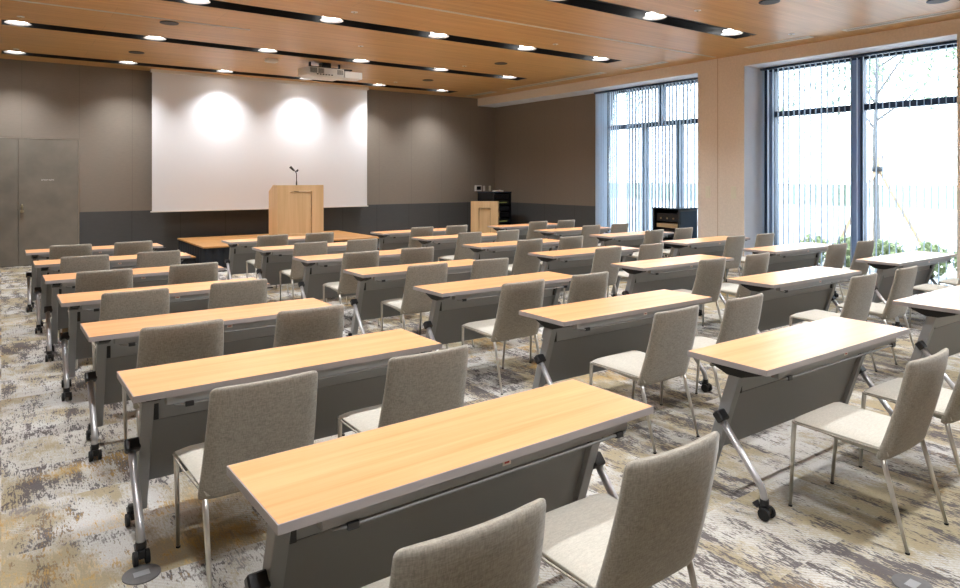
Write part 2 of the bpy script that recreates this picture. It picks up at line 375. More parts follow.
# ------------------------------------------------------------------ windows
def window(name, y0, y1, verts_full, verts_low, verts_up, zt=2.75):
    root = struct(bpy.data.objects.new(name, None), 'tall navy framed window'); COL.objects.link(root); root.location = (XR+.05, (y0+y1)/2, 0)
    off = Vector((-(XR+.05), -(y0+y1)/2, 0))
    X0, X1 = XR+.02, XR+.13
    def add(n, bm, m, bevel=0):
        o = ob(n, bm, m, root, bevel=bevel); o.location = off; return o
    bm = B()
    for a, b in ((y0+.006, y0+.07), (y1-.07, y1-.006)): box(bm, X0, X1, a, b, 0, ZH-.006)
    box(bm, X0, X1, y0+.07, y1-.07, ZH-.07, ZH-.006); box(bm, X0, X1, y0+.07, y1-.07, 0, .05)
    add('window_frame', bm, 'navy')
    for y, wd in verts_full:
        bm = B(); box(bm, X0-.02, X1, y-wd/2, y+wd/2, .05, ZH-.07); add('mullion', bm, 'navy')
    for y, wd in verts_low:
        bm = B(); box(bm, X0, X1, y-wd/2, y+wd/2, .05, zt-.05); add('mullion', bm, 'navy')
    for y, wd in verts_up:
        bm = B(); box(bm, X0, X1, y-wd/2, y+wd/2, zt+.05, ZH-.07); add('mullion', bm, 'navy')
    bm = B()
    for y, wd in verts_full: box(bm, X0-.03, X0-.0205, y-wd/2+.045, y+wd/2-.03, .05, ZH-.07)
    if verts_full: box(bm, X0, X1, y1-.20, y1-.07, .05, ZH-.07, 1); box(bm, X0-.01, X0-.0005, y1-.15, y1-.09, .05, ZH-.07); add('aluminium_cover', bm, ('steelblue', 'navy'))
    else: bm.free()
    bm = B(); box(bm, X0, X1, y0+.07, y1-.07, zt-.05, zt+.05); add('transom', bm, 'navy')
    bm = B(); box(bm, XR+.07, XR+.08, y0+.06, y1-.06, .04, ZH-.06); add('glass_pane', bm, 'glass')
    return root
window('window_1', *WIN[0], [], [(9.62, .07), (8.74, .09)], [(9.2, .08)])
window('window_2', *WIN[1], [(5.235, .2)], [], [])
window('window_3', *WIN[2], [(1.02, .2)], [], [])
# vertical blinds
def blind(y0, y1, label, stack=None, ang=13):
    t = thing('vertical_blind', label, 'blind', (11.02, (y0+y1)/2, 0), 0, 'vertical blinds at the windows')
    cx, cy = 11.02, (y0+y1)/2
    bm = B(); box(bm, -.03, .03, y0+.02-cy, y1-.02-cy, ZH-.05, ZH-.012); ob('head_rail', bm, 'navy', t)
    bm = B(); h = .045
    # slightly cupped slat
    pts = [(-h, 0), (-h*.4, .004), (h*.4, .004), (h, 0)]
    a = [[Vector((x, y, z)) for x, y in pts] for z in (.04, ZH-.055)]
    top = [[bm.verts.new(p) for p in lp] for lp in a]; bot = [[bm.verts.new(p+Vector((0, -.0012, 0))) for p in lp] for lp in a]
    for i in range(3):
        bm.faces.new((top[0][i], top[0][i+1], top[1][i+1], top[1][i])); bm.faces.new((bot[0][i+1], bot[0][i], bot[1][i], bot[1][i+1]))
    for i in (0, 3): bm.faces.new((top[0][i], top[1][i], bot[1][i], bot[0][i]))
    first = ob('slat', bm, 'slat', t); me = first.data
    ys_ = []; y = y1-.06
    while y > y0+.05:
        ys_.append(y); y -= (stack(y) if stack else .0945)
    for i, y in enumerate(ys_):
        s = first if i == 0 else first.copy()
        if i: COL.objects.link(s)
        a_ = ang
        if stack and y > 10.55: a_ = 74+random.uniform(-5, 5)
        elif stack and y > 9.95: a_ = ang+(24 if int(y*4.1) % 2 else 8)+random.uniform(-5, 5)
        s.parent = t; s.location = (0, y-cy, 0); s.rotation_euler = (0, 0, math.radians(a_+random.uniform(-1.2, 1.2)))
    return t
blind(7.82, 10.94, 'pale vertical blind with bunched slats, beside the taupe wall', lambda y: .062 if y > 9.95 else .088)
blind(3.66, 6.83, 'pale vertical blind with open slats over the widest visible window, right of the pillar')
blind(-.58, 2.62, 'pale vertical blind over the window nearest the camera, outside the picture')

# ------------------------------------------------------------------ outside
bm = B(); box(bm, XR+.3, 40, -40, 90, -.12, -.02); struct(ob('outdoor_paving', bm, 'paving'), 'pale paving outside the windows')
bm = B(); box(bm, 40, 170, -90, 160, -.12, -.02); struct(ob('lawn', bm, 'grass'), 'lawn beyond the paving')
bm = B(); box(bm, XR+.35, XR+.75, -3, 14, ZH+.03, ZH+.15)
struct(ob('eaves_canopy', bm, 'canopy'), 'grey canopy over the windows outside')
def blob(bm, c, r, seed, sq=1, sub=2):
    rnd = random.Random(seed); g = bmesh.ops.create_icosphere(bm, subdivisions=sub, radius=1)['verts']
    for v in g:
        k = r*(1+rnd.uniform(-.22, .22)); v.co = Vector((v.co.x*k, v.co.y*k, v.co.z*k*sq))+Vector(c)
def leaves(bm, c, r, n, seed, s=.12):
    rnd = random.Random(seed)
    for i in range(n):
        d = Vector((rnd.gauss(0, 1), rnd.gauss(0, 1), rnd.gauss(0, 1))).normalized()*r*rnd.uniform(.3, 1)**.6
        p = Vector(c)+d; u = Vector((rnd.gauss(0, 1), rnd.gauss(0, 1), rnd.gauss(0, 1))).normalized(); v = u.orthogonal().normalized()*s*.5; u = u*s
        w_ = u.cross(v).normalized()*s*.12
        q = [p-u, p+v+w_, p+u, p-v+w_]; bm.faces.new([bm.verts.new(x) for x in q])
def young_tree(x, y, h, label, seed, stakes=True, lean=0):
    t = thing('young_tree', label, 'tree', (x, y, -.02)); rnd = random.Random(seed)
    bm = B(); tube(bm, [(0, 0, 0), (lean*.3, .05, h*.4), (lean, -.05, h*.85)], [.07, .05, .02])
    tips = []
    for k in range(11):
        z = h*(.42+.045*k); a = rnd.uniform(0, 6.28); l = rnd.uniform(.8, 1.7)
        e = Vector((lean*z/h+math.cos(a)*l, math.sin(a)*l, z+l*.8)); tube(bm, [(lean*z/h, 0, z), (e+Vector((lean*z/h, 0, z)))*.5+Vector((0, 0, -.05)), e], [.026, .018, .007], n=6); tips.append(e)
    ob('trunk', bm, 'bark', t)
    bm = B()
    for i, e in enumerate(tips): leaves(bm, e, .75, 110, seed*31+i, .10)
    ob('foliage', bm, 'leaf', t)
    if stakes:
        s = t
        for k in range(3):
            a = 2.1*k+.5; bm = B(); tube(bm, [(math.cos(a)*1.0, math.sin(a)*1.0, 0), (-math.cos(a)*.12, -math.sin(a)*.12, 2.1)], .038, n=8); ob('stake', bm, 'stake', s)
        bm = B(); cyl(bm, (0, 0, 1.78), .11, .1, n=12); ob('binding', bm, 'black', s)
young_tree(15.3, 6.75, 6.2, 'staked young tree seen right of the thick window mullion', 1)
young_tree(18.4, 12.6, 6.0, 'staked young tree seen left of the thick window mullion', 2, lean=.3)
young_tree(17.5, 17.5, 6.5, 'young leafy tree outside, seen through the bunched blind', 4, stakes=False)
for i, (x, y) in enumerate([(12.6, y_) for y_ in (4.1, 4.75, 5.4, 6.05, 6.7)]+[(12.7, 8.2), (12.7, 9.0), (12.7, 9.8)]):
    lab = ['nearest', 'second nearest', 'middle', 'fourth nearest', 'farthest'][i]+' of five low green shrubs outside the wide window' if i < 5 else ['nearest', 'middle', 'farthest'][i-5]+' of three low green shrubs outside the bunched blind'
    t = thing('low_shrub', lab, 'shrub', (x, y, -.02), 0, 'low shrubs along the windows')
    bm = B(); leaves(bm, (0, 0, .24), .30, 520, 200+i, .06); bmesh.ops.translate(bm, verts=bm.verts[:], vec=(0, 0, .04)); ob('foliage', bm, 'hedge', t)
    bm = B()
    for k in range(5): tube(bm, [(0, 0, 0), (.12*math.cos(k*1.3), .12*math.sin(k*1.3), .35)], .006, n=5)
    ob('stem', bm, 'bark', t)

# ------------------------------------------------------------------ ceiling lamps
LX = [.19, 1.95, 3.71, 5.45, 7.20, 8.95]
lamp_mesh = None
tn = ['trough nearest the screen', 'second trough from the screen', 'third trough from the screen', 'fourth trough from the screen', 'fifth trough from the screen', 'trough behind the camera']
on = ['leftmost', 'second', 'third', 'fourth', 'fifth', 'rightmost']
spot = bpy.data.lights.new('downlight_beam', 'SPOT'); spot.energy = LAMP_W*4; spot.spot_size = math.radians(114); spot.spot_blend = 1.0; spot.shadow_soft_size = .07; spot.color = (.97, .975, 1)
proto = None
for j, y in enumerate(SLOT_Y):
    for i, x in enumerate(LX):
        lab = '%s round white downlight in the black %s' % (on[i], tn[j])
        if proto is None:
            proto = thing('recessed_downlight', lab, 'downlight', (x, y+.02, ZC), 0, 'recessed downlights in the black troughs')
            bm = B(); n = 28
            lp = lambda r, z: [Vector((r*math.cos(2*math.pi*k/n), r*math.sin(2*math.pi*k/n), z)) for k in range(n)]
            rings(bm, [lp(.160, .012), lp(.145, .02), lp(.122, .045)], cap=False); ob('reflector_ring', bm, 'reflector', proto)
            bm = B(); rings(bm, [lp(.124, .06), lp(.124, .044), lp(.09, .036)]); ob('lens', bm, 'lens', proto)
            ptree = get_tree(proto)
        else:
            o = make_copy(proto, ptree, (x, y+.02, ZC)); o['label'] = lab
        L_ = bpy.data.objects.new('downlight_beam', spot); COL.objects.link(L_); L_.location = (x, y+.02, ZC+.02)
# air diffusers, speakers, sensors
def diffuser(x0, x1, y0, y1, label):
    cx, cy = (x0+x1)/2, (y0+y1)/2; t = thing('linear_air_diffuser', label, 'air vent', (cx, cy, ZC), 0, 'linear air diffusers in the ceiling')
    X, Y = (x1-x0)/2, (y1-y0)/2; bm = B(); f = .012 if x1-x0 > 1 else .04
    box(bm, -X, X, -Y, -Y+f, -.005, .0); box(bm, -X, X, Y-f, Y, -.005, 0); box(bm, -X, -X+f, -Y+f, Y-f, -.005, 0); box(bm, X-f, X, -Y+f, Y-f, -.005, 0)
    if X > Y: box(bm, -X+f, X-f, -.006, .006, -.005, 0)
    else: box(bm, -.006, .006, -Y+f, Y-f, -.005, 0)
    ob('diffuser_frame', bm, 'diff', t); bm = B(); box(bm, -X+f, X-f, -Y+f, Y-f, -.002, 0); ob('slot_opening', bm, 'diffslot', t)
diffuser(.02, 2.95, 9.87, 9.93, 'long thin grey air diffuser at upper left of the ceiling')
diffuser(3.62, 10.4, 7.29, 7.35, 'longest thin grey air diffuser crossing mid ceiling towards the pillar')
diffuser(9.95, 10.13, 9.70, 12.85, 'long pale air diffuser running above the bunched blind wall')
diffuser(9.95, 10.13, 13.45, 14.6, 'short pale air diffuser in the far corner of the ceiling')
diffuser(9.98, 10.13, 8.13, 9.16, 'short pale air diffuser above the farther window')
diffuser(9.98, 10.13, 5.38, 6.48, 'short pale air diffuser right of the fourth lamp trough end')
diffuser(9.97, 10.13, 1.2, 4.9, 'long pale air diffuser at upper right above the wide window')
for x, y, lab in ((1.9, 10.1, 'round dark ceiling speaker at upper left, between two troughs'), (1.89, 12.8, 'round dark ceiling speaker above left edge of the screen'), (7.66, 10.05, 'round dark ceiling speaker between second and third troughs, right of centre'), (7.66, 12.7, 'round dark ceiling speaker between the two farthest troughs, right of projector'), (7.65, 4.62, 'round dark ceiling speaker right of the nearest trough, at top edge of photo'), (9.28, 3.4, 'round dark ceiling speaker at the top right corner of the photo')):
    t = thing('ceiling_speaker', lab, 'speaker', (x, y, ZC), 0, 'round ceiling speakers')
    bm = B(); cyl(bm, (0, 0, -.012), .115, .012, n=28); ob('grille', bm, 'diffdark', t)
    bm = B(); tube(bm, [(.118*math.cos(a*math.pi/14), .118*math.sin(a*math.pi/14), -.006) for a in range(29)], .006, n=6); ob('bezel', bm, 'black', t)
t = thing('ceiling_sensor', 'small white box sensor on the ceiling left of projector', 'sensor', (3.99, 12.1, ZC))
bm = B(); box(bm, -.1, .1, -.08, .08, -.06, 0); ob('housing', bm, 'white', t, bevel=.01); bm = B(); box(bm, -.07, .07, -.05, .05, -.068, -.06); ob('lens', bm, 'diff', t)
for x, y, lab in ((.21, 10.87, 'tiny ceiling sprinkler near left edge, in front of second trough'), (.2, 13.66, 'tiny ceiling sprinkler near left edge, between farthest troughs'), (4.79, 10.07, 'tiny ceiling sprinkler above the projector'), (3.74, 8.05, 'tiny ceiling sprinkler in front of third trough, above the screen'), (7.3, 5.4, 'tiny ceiling sprinkler right of the nearest visible trough lamp'), (7.27, 10.7, 'tiny ceiling sprinkler in front of second trough, right of projector'), (9.65, 5.47, 'tiny ceiling sprinkler beside the air diffuser near wide window'), (7.28, 8.1, 'tiny ceiling sprinkler in front of third trough, right half'), (7.23, 13.4, 'tiny ceiling sprinkler right of the screen, between farthest troughs')):
    t = thing('sprinkler_head', lab, 'sprinkler', (x, y, ZC), 0, 'ceiling sprinkler heads')
    bm = B(); cyl(bm, (0, 0, -.006), .045, .006, n=18); ob('cover_plate', bm, 'white', t); bm = B(); cyl(bm, (0, 0, -.02), .012, .014, n=10); ob('nozzle', bm, 'brass', t)

# ------------------------------------------------------------------ screen, projector
t = thing('projection_screen', 'large white pull-down projection screen hanging on the front wall', 'screen', (4.777, YF-.28, ZC))
bm = B(); box(bm, -2.342, 2.342, -.0015, .0015, -2.82, -.06); ob('screen_fabric', bm, 'screen', t)
bm = B(); box(bm, -2.37, 2.37, -.012, .012, -2.845, -2.82); ob('bottom_bar', bm, 'white', t, bevel=.003)
bm = B(); box(bm, -2.37, 2.37, -.05, .05, -.06, 0); ob('roller_case', bm, 'white', t, bevel=.004)
t = thing('ceiling_projector', 'white ceiling projector with side unit hanging before the screen', 'projector', (4.97, 12.0, ZC-.05))
t.scale = (1.12, 1.0, 1.12)
def rbox(x0, x1, y0, y1, z0, z1, n, m, bev=.01, par=None):
    bm = B(); box(bm, x0, x1, y0, y1, z0, z1); return ob(n, bm, m, par or t, bevel=bev)
bm = B(); pts = [(-.36, -.22), (.26, -.22), (.26, .26), (-.30, .26), (-.42, .12)]
rings(bm, [[Vector((x, y, z)) for x, y in pts] for z in (-.19, -.06)], smooth=False); bd = ob('body', bm, 'white', t, bevel=.008)
bm = B(); rings(bm, [[Vector((x*s, y*s, z)) for x, y in pts] for z, s in ((-.215, .86), (-.19, .97))], smooth=False); ob('bottom_cover', bm, 'white', t)
for x0, x1 in ((-.33, -.21), (-.19, -.09), (.14, .25)):
    bm = B()
    for k in range(7):
        x = x0+(x1-x0)*k/7; box(bm, x, x+(x1-x0)/7*.55, -.223, -.22, -.155, -.075)
    ob('vent_grille', bm, 'diffdark', bd)
bm = B()
for k in range(6): box(bm, -.22+k*.05, -.19+k*.05, -.224, -.22, -.182, -.165)
ob('connector_row', bm, 'black', bd)
bm = B(); rings(bm, [[Vector((x, y, z)) for x, y in ((.30, -.16), (.62, -.16), (.62, .12), (.30, .2))] for z in (-.19, -.075)], smooth=False); ob('side_unit', bm, 'white', t, bevel=.008)
bm = B(); cyl(bm, (-.08, .26, -.125), .06, .06, 'y'); ob('lens_barrel', bm, 'black', t)
bm = B(); box(bm, -.3, .45, -.12, .12, -.06, -.035); box(bm, -.08, .08, -.08, .08, -.035, .044)
for sx in (-.28, .24): box(bm, sx, sx+.03, -.02, .02, -.035, .044)
ob('mounting_frame', bm, 'black', t)

# ------------------------------------------------------------------ stage, lecterns, racks
t = thing('platform_stage', 'low wooden stage platform with black pleated skirt, below the screen', 'stage', (4.64, 13.53, 0))
X, Y = 1.74, 1.08
bm = B(); box(bm, -X, X, -Y, Y, .372, .4); ob('stage_deck', bm, 'stage_wood', t, bevel=.004)
bm = B(); n = 120; loops = [[], []]
per = []
def side(p, q, k):
    for i in range(k): per.append((p[0]+(q[0]-p[0])*i/k, p[1]+(q[1]-p[1])*i/k, (q[1]-p[1], -(q[0]-p[0])), i))
cx_ = [(-X+.02, -Y+.02), (X-.02, -Y+.02), (X-.02, Y-.02), (-X+.02, Y-.02)]
for i in range(4): side(cx_[i], cx_[(i+1) % 4], 90 if i % 2 == 0 else 54)
for zi, z in enumerate((0.004, .37)):
    for x, y, (nx, ny), i in per:
        l = math.hypot(nx, ny); d = (.012 if zi else .022)*math.sin(i*math.pi/2.5)
        loops[zi].append(Vector((x+nx/l*d, y+ny/l*d, z)))
rings(bm, loops, cap=False); ob('pleated_skirt', bm, 'skirt', t)
t = thing('stage_step', 'small wooden step with black frame at left end of stage', 'step', (2.66, 13.2, 0))
bm = B(); box(bm, -.19, .19, -.42, .42, .18, .2); ob('tread', bm, 'stage_wood', t)
bm = B(); box(bm, -.17, .17, -.4, .4, 0, .18); ob('step_base', bm, 'skirt', t)
bm = B()
for yy in (-.3, .3): tube(bm, [(-.05, yy, .2), (-.02, yy, .25), (.06, yy+.1, .26), (.1, yy+.13, .2)], .008, n=8)
ob('grab_handle', bm, 'chrome', t)
t = thing('lectern', 'large wooden lectern with framed front panel standing on the stage', 'lectern', (4.907, 13.1, .4))
bm = B(); w2 = .478; H = 1.075; PX = .235
box(bm, -w2, -PX, -.03, .03, 0, H); box(bm, PX, w2, -.03, .03, 0, H); box(bm, -PX, PX, -.03, .03, H-.12, H); box(bm, -PX, PX, -.03, .03, 0, .1)
ob('front_frame', bm, 'lectern', t)
bm = B(); box(bm, -PX+.004, PX-.012, .004, .028, .1, H-.135); ob('front_panel', bm, 'lectern', t)
for sx in (-1, 1):
    x0 = -w2 if sx < 0 else w2-.025; bm = B()
    poly(bm, [Vector((x0, y, z)) for y, z in ((.03, 0), (.5, 0), (.5, H-.13), (.24, H), (.03, H))], 'x', (.025, 0, 0)); ob('side_panel', bm, 'lectern', t)
bm = B(); box(bm, -w2+.025, w2-.025, .03, .46, H-.16, H-.13); ob('desk_top', bm, 'lectern', t)
t = thing('gooseneck_microphone', 'black gooseneck microphone standing up from the large lectern', 'microphone', (4.87, 13.22, .4+H-.129))
bm = B(); cyl(bm, (0, 0, 0), .05, .02); ob('microphone_base', bm, 'black', t)
bm = B(); tube(bm, [(0, 0, .02), (0, 0, .2)], .014); tube(bm, [(0, 0, .2), (0, 0, .36), (-.02, 0, .40), (-.06, .02, .45)], .009); ob('gooseneck', bm, 'black', t)
bm = B(); tube(bm, [(-.04, .02, .42), (-.12, .03, .50)], [.02, .028]); tube(bm, [(-.0, 0, .40), (.03, 0, .44)], .02); ob('microphone_head', bm, 'black', t)
t = thing('small_lectern', 'smaller wooden lectern on the floor beside the black rack', 'lectern', (9.62, 13.25, 0), math.radians(-40))
w2 = .33; H = 1.06; bm = B()
box(bm, -w2, -.14, -.27, -.21, 0, H); box(bm, .14, w2, -.27, -.21, 0, H); box(bm, -.14, .14, -.27, -.21, H-.16, H); box(bm, -.14, .14, -.27, -.21, 0, .1)
ob('front_frame', bm, 'lectern', t)
bm = B(); box(bm, -.135, .13, -.225, -.212, .1, H-.172); ob('front_panel', bm, 'lectern', t)
for s in (-1, 1):
    bm = B(); a, b = sorted((s*w2, s*(w2-.025))); box(bm, a, b, -.21, .2, 0, H-.02); ob('side_panel', bm, 'lectern', t)
bm = B(); box(bm, -w2+.025, w2-.025, -.21, .2, H-.07, H-.045); ob('desk_top', bm, 'lectern', t)
t = thing('equipment_rack', 'tall black equipment rack in the far corner behind small lectern', 'rack', (10.42, 13.95, 0))
bm = B(); box(bm, -.28, -.25, -.35, .35, .03, 1.24); box(bm, .25, .28, -.35, .35, .03, 1.24); box(bm, -.28, .28, -.35, .35, 0, .06); box(bm, -.28, .28, .3, .35, .06, 1.24); ob('rack_body', bm, 'rack', t)
bm = B(); box(bm, -.29, .29, -.36, .36, 1.24, 1.265); ob('top_cover', bm, 'rackside', t, bevel=.005)
for k, z in enumerate((.12, .3, .46, .62, .78, .94, 1.08)):
    bm = B(); box(bm, -.24, .24, -.32, .25, z, z+.12); u = ob('rack_unit', bm, 'rack', t, bevel=.004)
    if k in (2, 5):
        bm = B()
        box(bm, -.2, .16, -.325, -.32, z+.045, z+.058)
        ob('status_light', bm, 'led_g', u)
    if k == 3:
        bm = B(); box(bm, -.2, -.17, -.325, -.32, z+.05, z+.08); ob('status_light', bm, 'led_b', u)
t = thing('white_receiver', 'small white wireless receiver lying on top of the tall rack', 'receiver', (10.46, 13.85, 1.265))
bm = B(); box(bm, -.12, .12, -.08, .08, 0, .03); ob('receiver_body', bm, 'white', t, bevel=.008); bm = B(); cyl(bm, (.06, 0, .03), .02, .015); ob('receiver_knob', bm, 'white', t)
t = thing('media_cabinet', 'black media cabinet with glass front beside the beige pillar', 'cabinet', (10.68, 8.42, 0))
bm = B(); box(bm, -.28, .28, -.31, -.28, .03, 1.02); box(bm, -.28, .28, .28, .31, .03, 1.02); box(bm, .25, .28, -.28, .28, .03, 1.02); box(bm, -.28, .28, -.31, .31, 0, .05); ob('cabinet_body', bm, 'rack', t)
bm = B(); box(bm, -.29, .29, -.32, .32, 1.02, 1.045); ob('cabinet_top', bm, 'rackside', t, bevel=.004)
bm = B(); box(bm, -.24, .24, -.314, -.31, .06, .98); ob('side_panel', bm, 'rackside', t)
for k, (z, h_) in enumerate(((.1, .16), (.3, .14), (.48, .14), (.66, .08), (.78, .16))):
    bm = B(); box(bm, -.23, .22, -.26, .26, z, z+h_); u = ob('player_unit', bm, 'rack' if k != 3 else 'gold', t, bevel=.004)
    if k == 4:
        for q in range(3):
            bm = B(); cyl(bm, (-.245, -.15+q*.15, z+.06), .016, .015, 'x'); ob('control_knob', bm, 'gold', u)
t = thing('wall_control_panel', 'white wall control panel with dark display near the front corner', 'control panel', (10.57, YF, 1.34))
bm = B(); box(bm, -.11, .11, -.03, 0, -.08, .08); ob('housing', bm, 'white', t, bevel=.008); bm = B(); box(bm, -.06, .08, -.033, -.03, -.045, .05); ob('display', bm, 'lcd', t)
for x, lab, m in ((10.77, 'white switch plate directly right of the wall control panel', 'white'), (10.97, 'ivory switch plate nearest the front corner', 'switch')):
    t = thing('wall_switch', lab, 'switch', (x, YF, 1.335)); bm = B(); box(bm, -.035, .035, -.012, 0, -.07, .07); ob('plate', bm, m, t, bevel=.004)
    bm = B(); box(bm, -.014, .014, -.018, -.012, -.03, .03); ob('rocker', bm, m, t)
for y, lab in ((7.58, 'ivory switch plate on pillar, left of the joint'), (7.05, 'ivory switch plate on pillar, nearer the wide window')):
    t = thing('pillar_switch', lab, 'switch', (XP, y, 1.36)); bm = B(); box(bm, -.014, 0, -.05, .05, -.11, .11); ob('plate', bm, 'switch', t, bevel=.004)
    bm = B(); box(bm, -.022, -.014, -.025, .025, -.07, .06); ob('rocker', bm, 'switch', t, bevel=.003)
for x, y, lab in ((.466, 3.03, 'round metal floor outlet cover at lower left of carpet'), (2.95, 1.17, 'round metal floor outlet cover at bottom right of carpet')):
    t = thing('floor_outlet', lab, 'floor outlet', (x, y, 0)); bm = B(); cyl(bm, (0, 0, 0), .072, .005, n=36); ob('cover_disc', bm, 'disc', t, bevel=.0015)
    bm = B(); box(bm, -.03, .03, -.02, .02, .005, .0062); ob('flap', bm, 'frame', t)

# ------------------------------------------------------------------ folding table
def make_table():
    t = thing('folding_table', '', 'table')
    bm = B(); box(bm, -.746, .746, -.221, .221, .688, .7155); top = ob('tabletop', bm, 'laminate', t, bevel=.001)
    bm = B()
    box(bm, -.75, .75, -.225, -.2212, .687, .7148); box(bm, -.75, .75, .2212, .225, .687, .7148)
    box(bm, -.75, -.7462, -.2212, .2212, .687, .7148); box(bm, .7462, .75, -.2212, .2212, .687, .7148)
    ob('edge_band', bm, 'edge', top)
    bm = B(); box(bm, -.62, .62, -.205, -.165, .648, .6875); box(bm, -.62, .62, .14, .17, .655, .6875)
    rail = ob('support_rail', bm, 'frame', t, bevel=.003)
    bm = B(); box(bm, .008, .042, -.2065, -.205, .664, .681); l = ob('warning_label', bm, 'label_w', rail)
    bm = B(); box(bm, .015, .035, -.2072, -.2065, .670, .676); ob('red_marking', bm, 'label_r', l)
    bm = B(); tube(bm, [(-.57, -.12, .672), (-.60, -.17, .655), (-.585, -.200, .642), (-.55, -.205, .639), (.55, -.205, .639), (.60, -.205, .641), (.64, -.18, .654), (.66, -.13, .672)], .006, n=10); hb = ob('folding_bar', bm, 'panel', t)
    for x in (-.53, .57):
        bm = B(); box(bm, x-.018, x+.018, -.215, -.194, .629, .650); ob('bar_clip', bm, 'black', hb, bevel=.004)
    # tilted modesty panel
    A = Vector((0, -.02, .67)); Bv = Vector((0, .165, .09)); d = (Bv-A).normalized(); nrm = Vector((0, d.z, -d.y)).normalized()
    if nrm.y > 0: nrm = -nrm
    def slab(x0, x1, s0, s1, o0, o1, nm, m, par=t, bev=.003):
        bm = B(); vv = []
        for x in (x0, x1):
            for s in (s0, s1):
                for o in (o0, o1): vv.append(bm.verts.new(A+d*s+nrm*o+Vector((x, 0, 0))))
        for q in ((0, 1, 3, 2), (4, 6, 7, 5), (0, 4, 5, 1), (2, 3, 7, 6), (0, 2, 6, 4), (1, 5, 7, 3)): bm.faces.new([vv[i] for i in q])
        return ob(nm, bm, m, par, bevel=bev)
    pn = slab(-.634, .634, .155, .475, -.008, .008, 'modesty_panel', 'panel')
    slab(-.634, .634, .02, .1535, -.008, .006, 'upper_panel', 'frame', bev=.001)
    for sx in (-1, 1):
        xa, xb = sorted((sx*.636, sx*.686))
        up = slab(xa, xb, .0, .612, -.030, .030, 'upright', 'frame', bev=.006)
        bm = B(); poly(bm, [Vector((xa-.006, y_, z_)) for y_, z_ in ((-.165, .687), (-.155, .662), (-.05, .628), (.03, .628), (.12, .662), (.13, .687))], 'x', (xb-xa+.012, 0, 0)); ob('hinge_bracket', bm, 'black', t, bevel=.006)
        bm = B(); x_ = sx*.624; cyl(bm, (x_-.008, .03, .585), .014, .016, 'x', 12); box(bm, x_-.01, x_+.01, -.005, .012, .53, .66); ob('lock_catch', bm, 'black', t)
        c0 = A+d*.275
        bm = B(); x0, x1 = sorted((sx*.680, sx*.744)); mt = Matrix.Translation(Vector((0, c0.y-.015, c0.z+.01))) @ Matrix.Rotation(math.radians(-42), 4, 'X')
        box(bm, x0, x1, -.022, .022, -.028, .028, mtx=mt); ob('pivot_block', bm, 'black', t, bevel=.015, seg=3)
        xl = sx*.716
        path = [Vector((xl, c0.y-.03, c0.z-.012)), Vector((xl, -.165, .155))]
        for k in range(1, 6):
            a = k/5; p0, p1, p2 = Vector((xl, -.165, .155)), Vector((xl, -.189, .130)), Vector((xl, -.19, .075)); path.append(p0*(1-a)**2+p1*2*a*(1-a)+p2*a*a)
        bm = B(); tube(bm, path, .0168, n=14); ob('front_leg', bm, 'silver', t)
        for cy, xc_ in ((-.19, xl), (.185, sx*.69)):
            bm = B(); cyl(bm, (xc_, cy, .062), .021, .03, n=14); box(bm, xc_-.012, xc_+.012, cy-.03, cy+.022, .03, .064); mt = Matrix.Translation((xc_, cy+.03, .052)) @ Matrix.Rotation(.5, 4, 'X'); box(bm, -.02, .02, -.008, .022, -.006, .004, mtx=mt)
            ca = ob('caster', bm, 'black', t, bevel=.003)
            for s in (-1, 1):
                bm = B(); a = xc_+s*.014+(-.017 if s < 0 else 0); cyl(bm, (a, cy-.012, .0295), .0290, .017, 'x', 20); ob('wheel', bm, 'rubber', ca, bevel=.003)
    bm = B(); box(bm, .67, .80, -.145, -.105, .664, .676); box(bm, .63, .69, -.13, -.11, .668, .686); ob('release_lever', bm, 'black', t, bevel=.005)
    return t
TABLES = {'A': [(1.34, 1.97, 1.3), (1.20, 3.32, .6), (1.16, 4.62, .7), (1.11, 5.92, .5), (1.07, 7.23, .3), (1.04, 8.56, .4), (1.0, 9.96, .4)],
 'B': [(3.68, 2.0, 0), (3.63, 3.34, 0), (3.56, 4.67, .8), (3.5, 5.94, 0), (3.476, 7.28, 0), (3.415, 8.6, 0), (3.365, 9.9, 0)],
 'C': [(6.1, 2.03, 0), (6.06, 3.38, -.4), (5.99, 4.73, -.2), (5.935, 6.03, 0), (5.851, 7.33, 0), (5.85, 8.7, 0), (5.8, 10.0, 0)],
 'D': [None, (8.48, 3.41, 0), (8.46, 4.79, -.2), (8.43, 6.08, 0), (8.37, 7.44, 0), (8.30, 8.72, 0), (8.235, 10.0, 0)]}
COLN = {'A': 'leftmost column', 'B': 'second column from left', 'C': 'third column from left', 'D': 'column nearest the windows'}
ROWN = ['nearest row', 'second nearest row', 'third nearest row', 'middle row', 'third farthest row', 'second farthest row', 'farthest row']
tp = make_table(); tt_ = get_tree(tp); first = True
for c in 'ABCD':
    for r, v in enumerate(TABLES[c]):
        if v is None: continue
        if first: o = tp; o.location = (v[0], v[1], 0); o.rotation_euler = (0, 0, math.radians(v[2])); first = False
        else: o = make_copy(tp, tt_, (v[0], v[1], 0), math.radians(v[2]))
        o.scale.x = 1.012; o['label'] = 'wood-topped grey folding table on casters, %s, %s' % (COLN[c], ROWN[r]); o['category'] = 'table'; o['group'] = 'folding tables in rows'

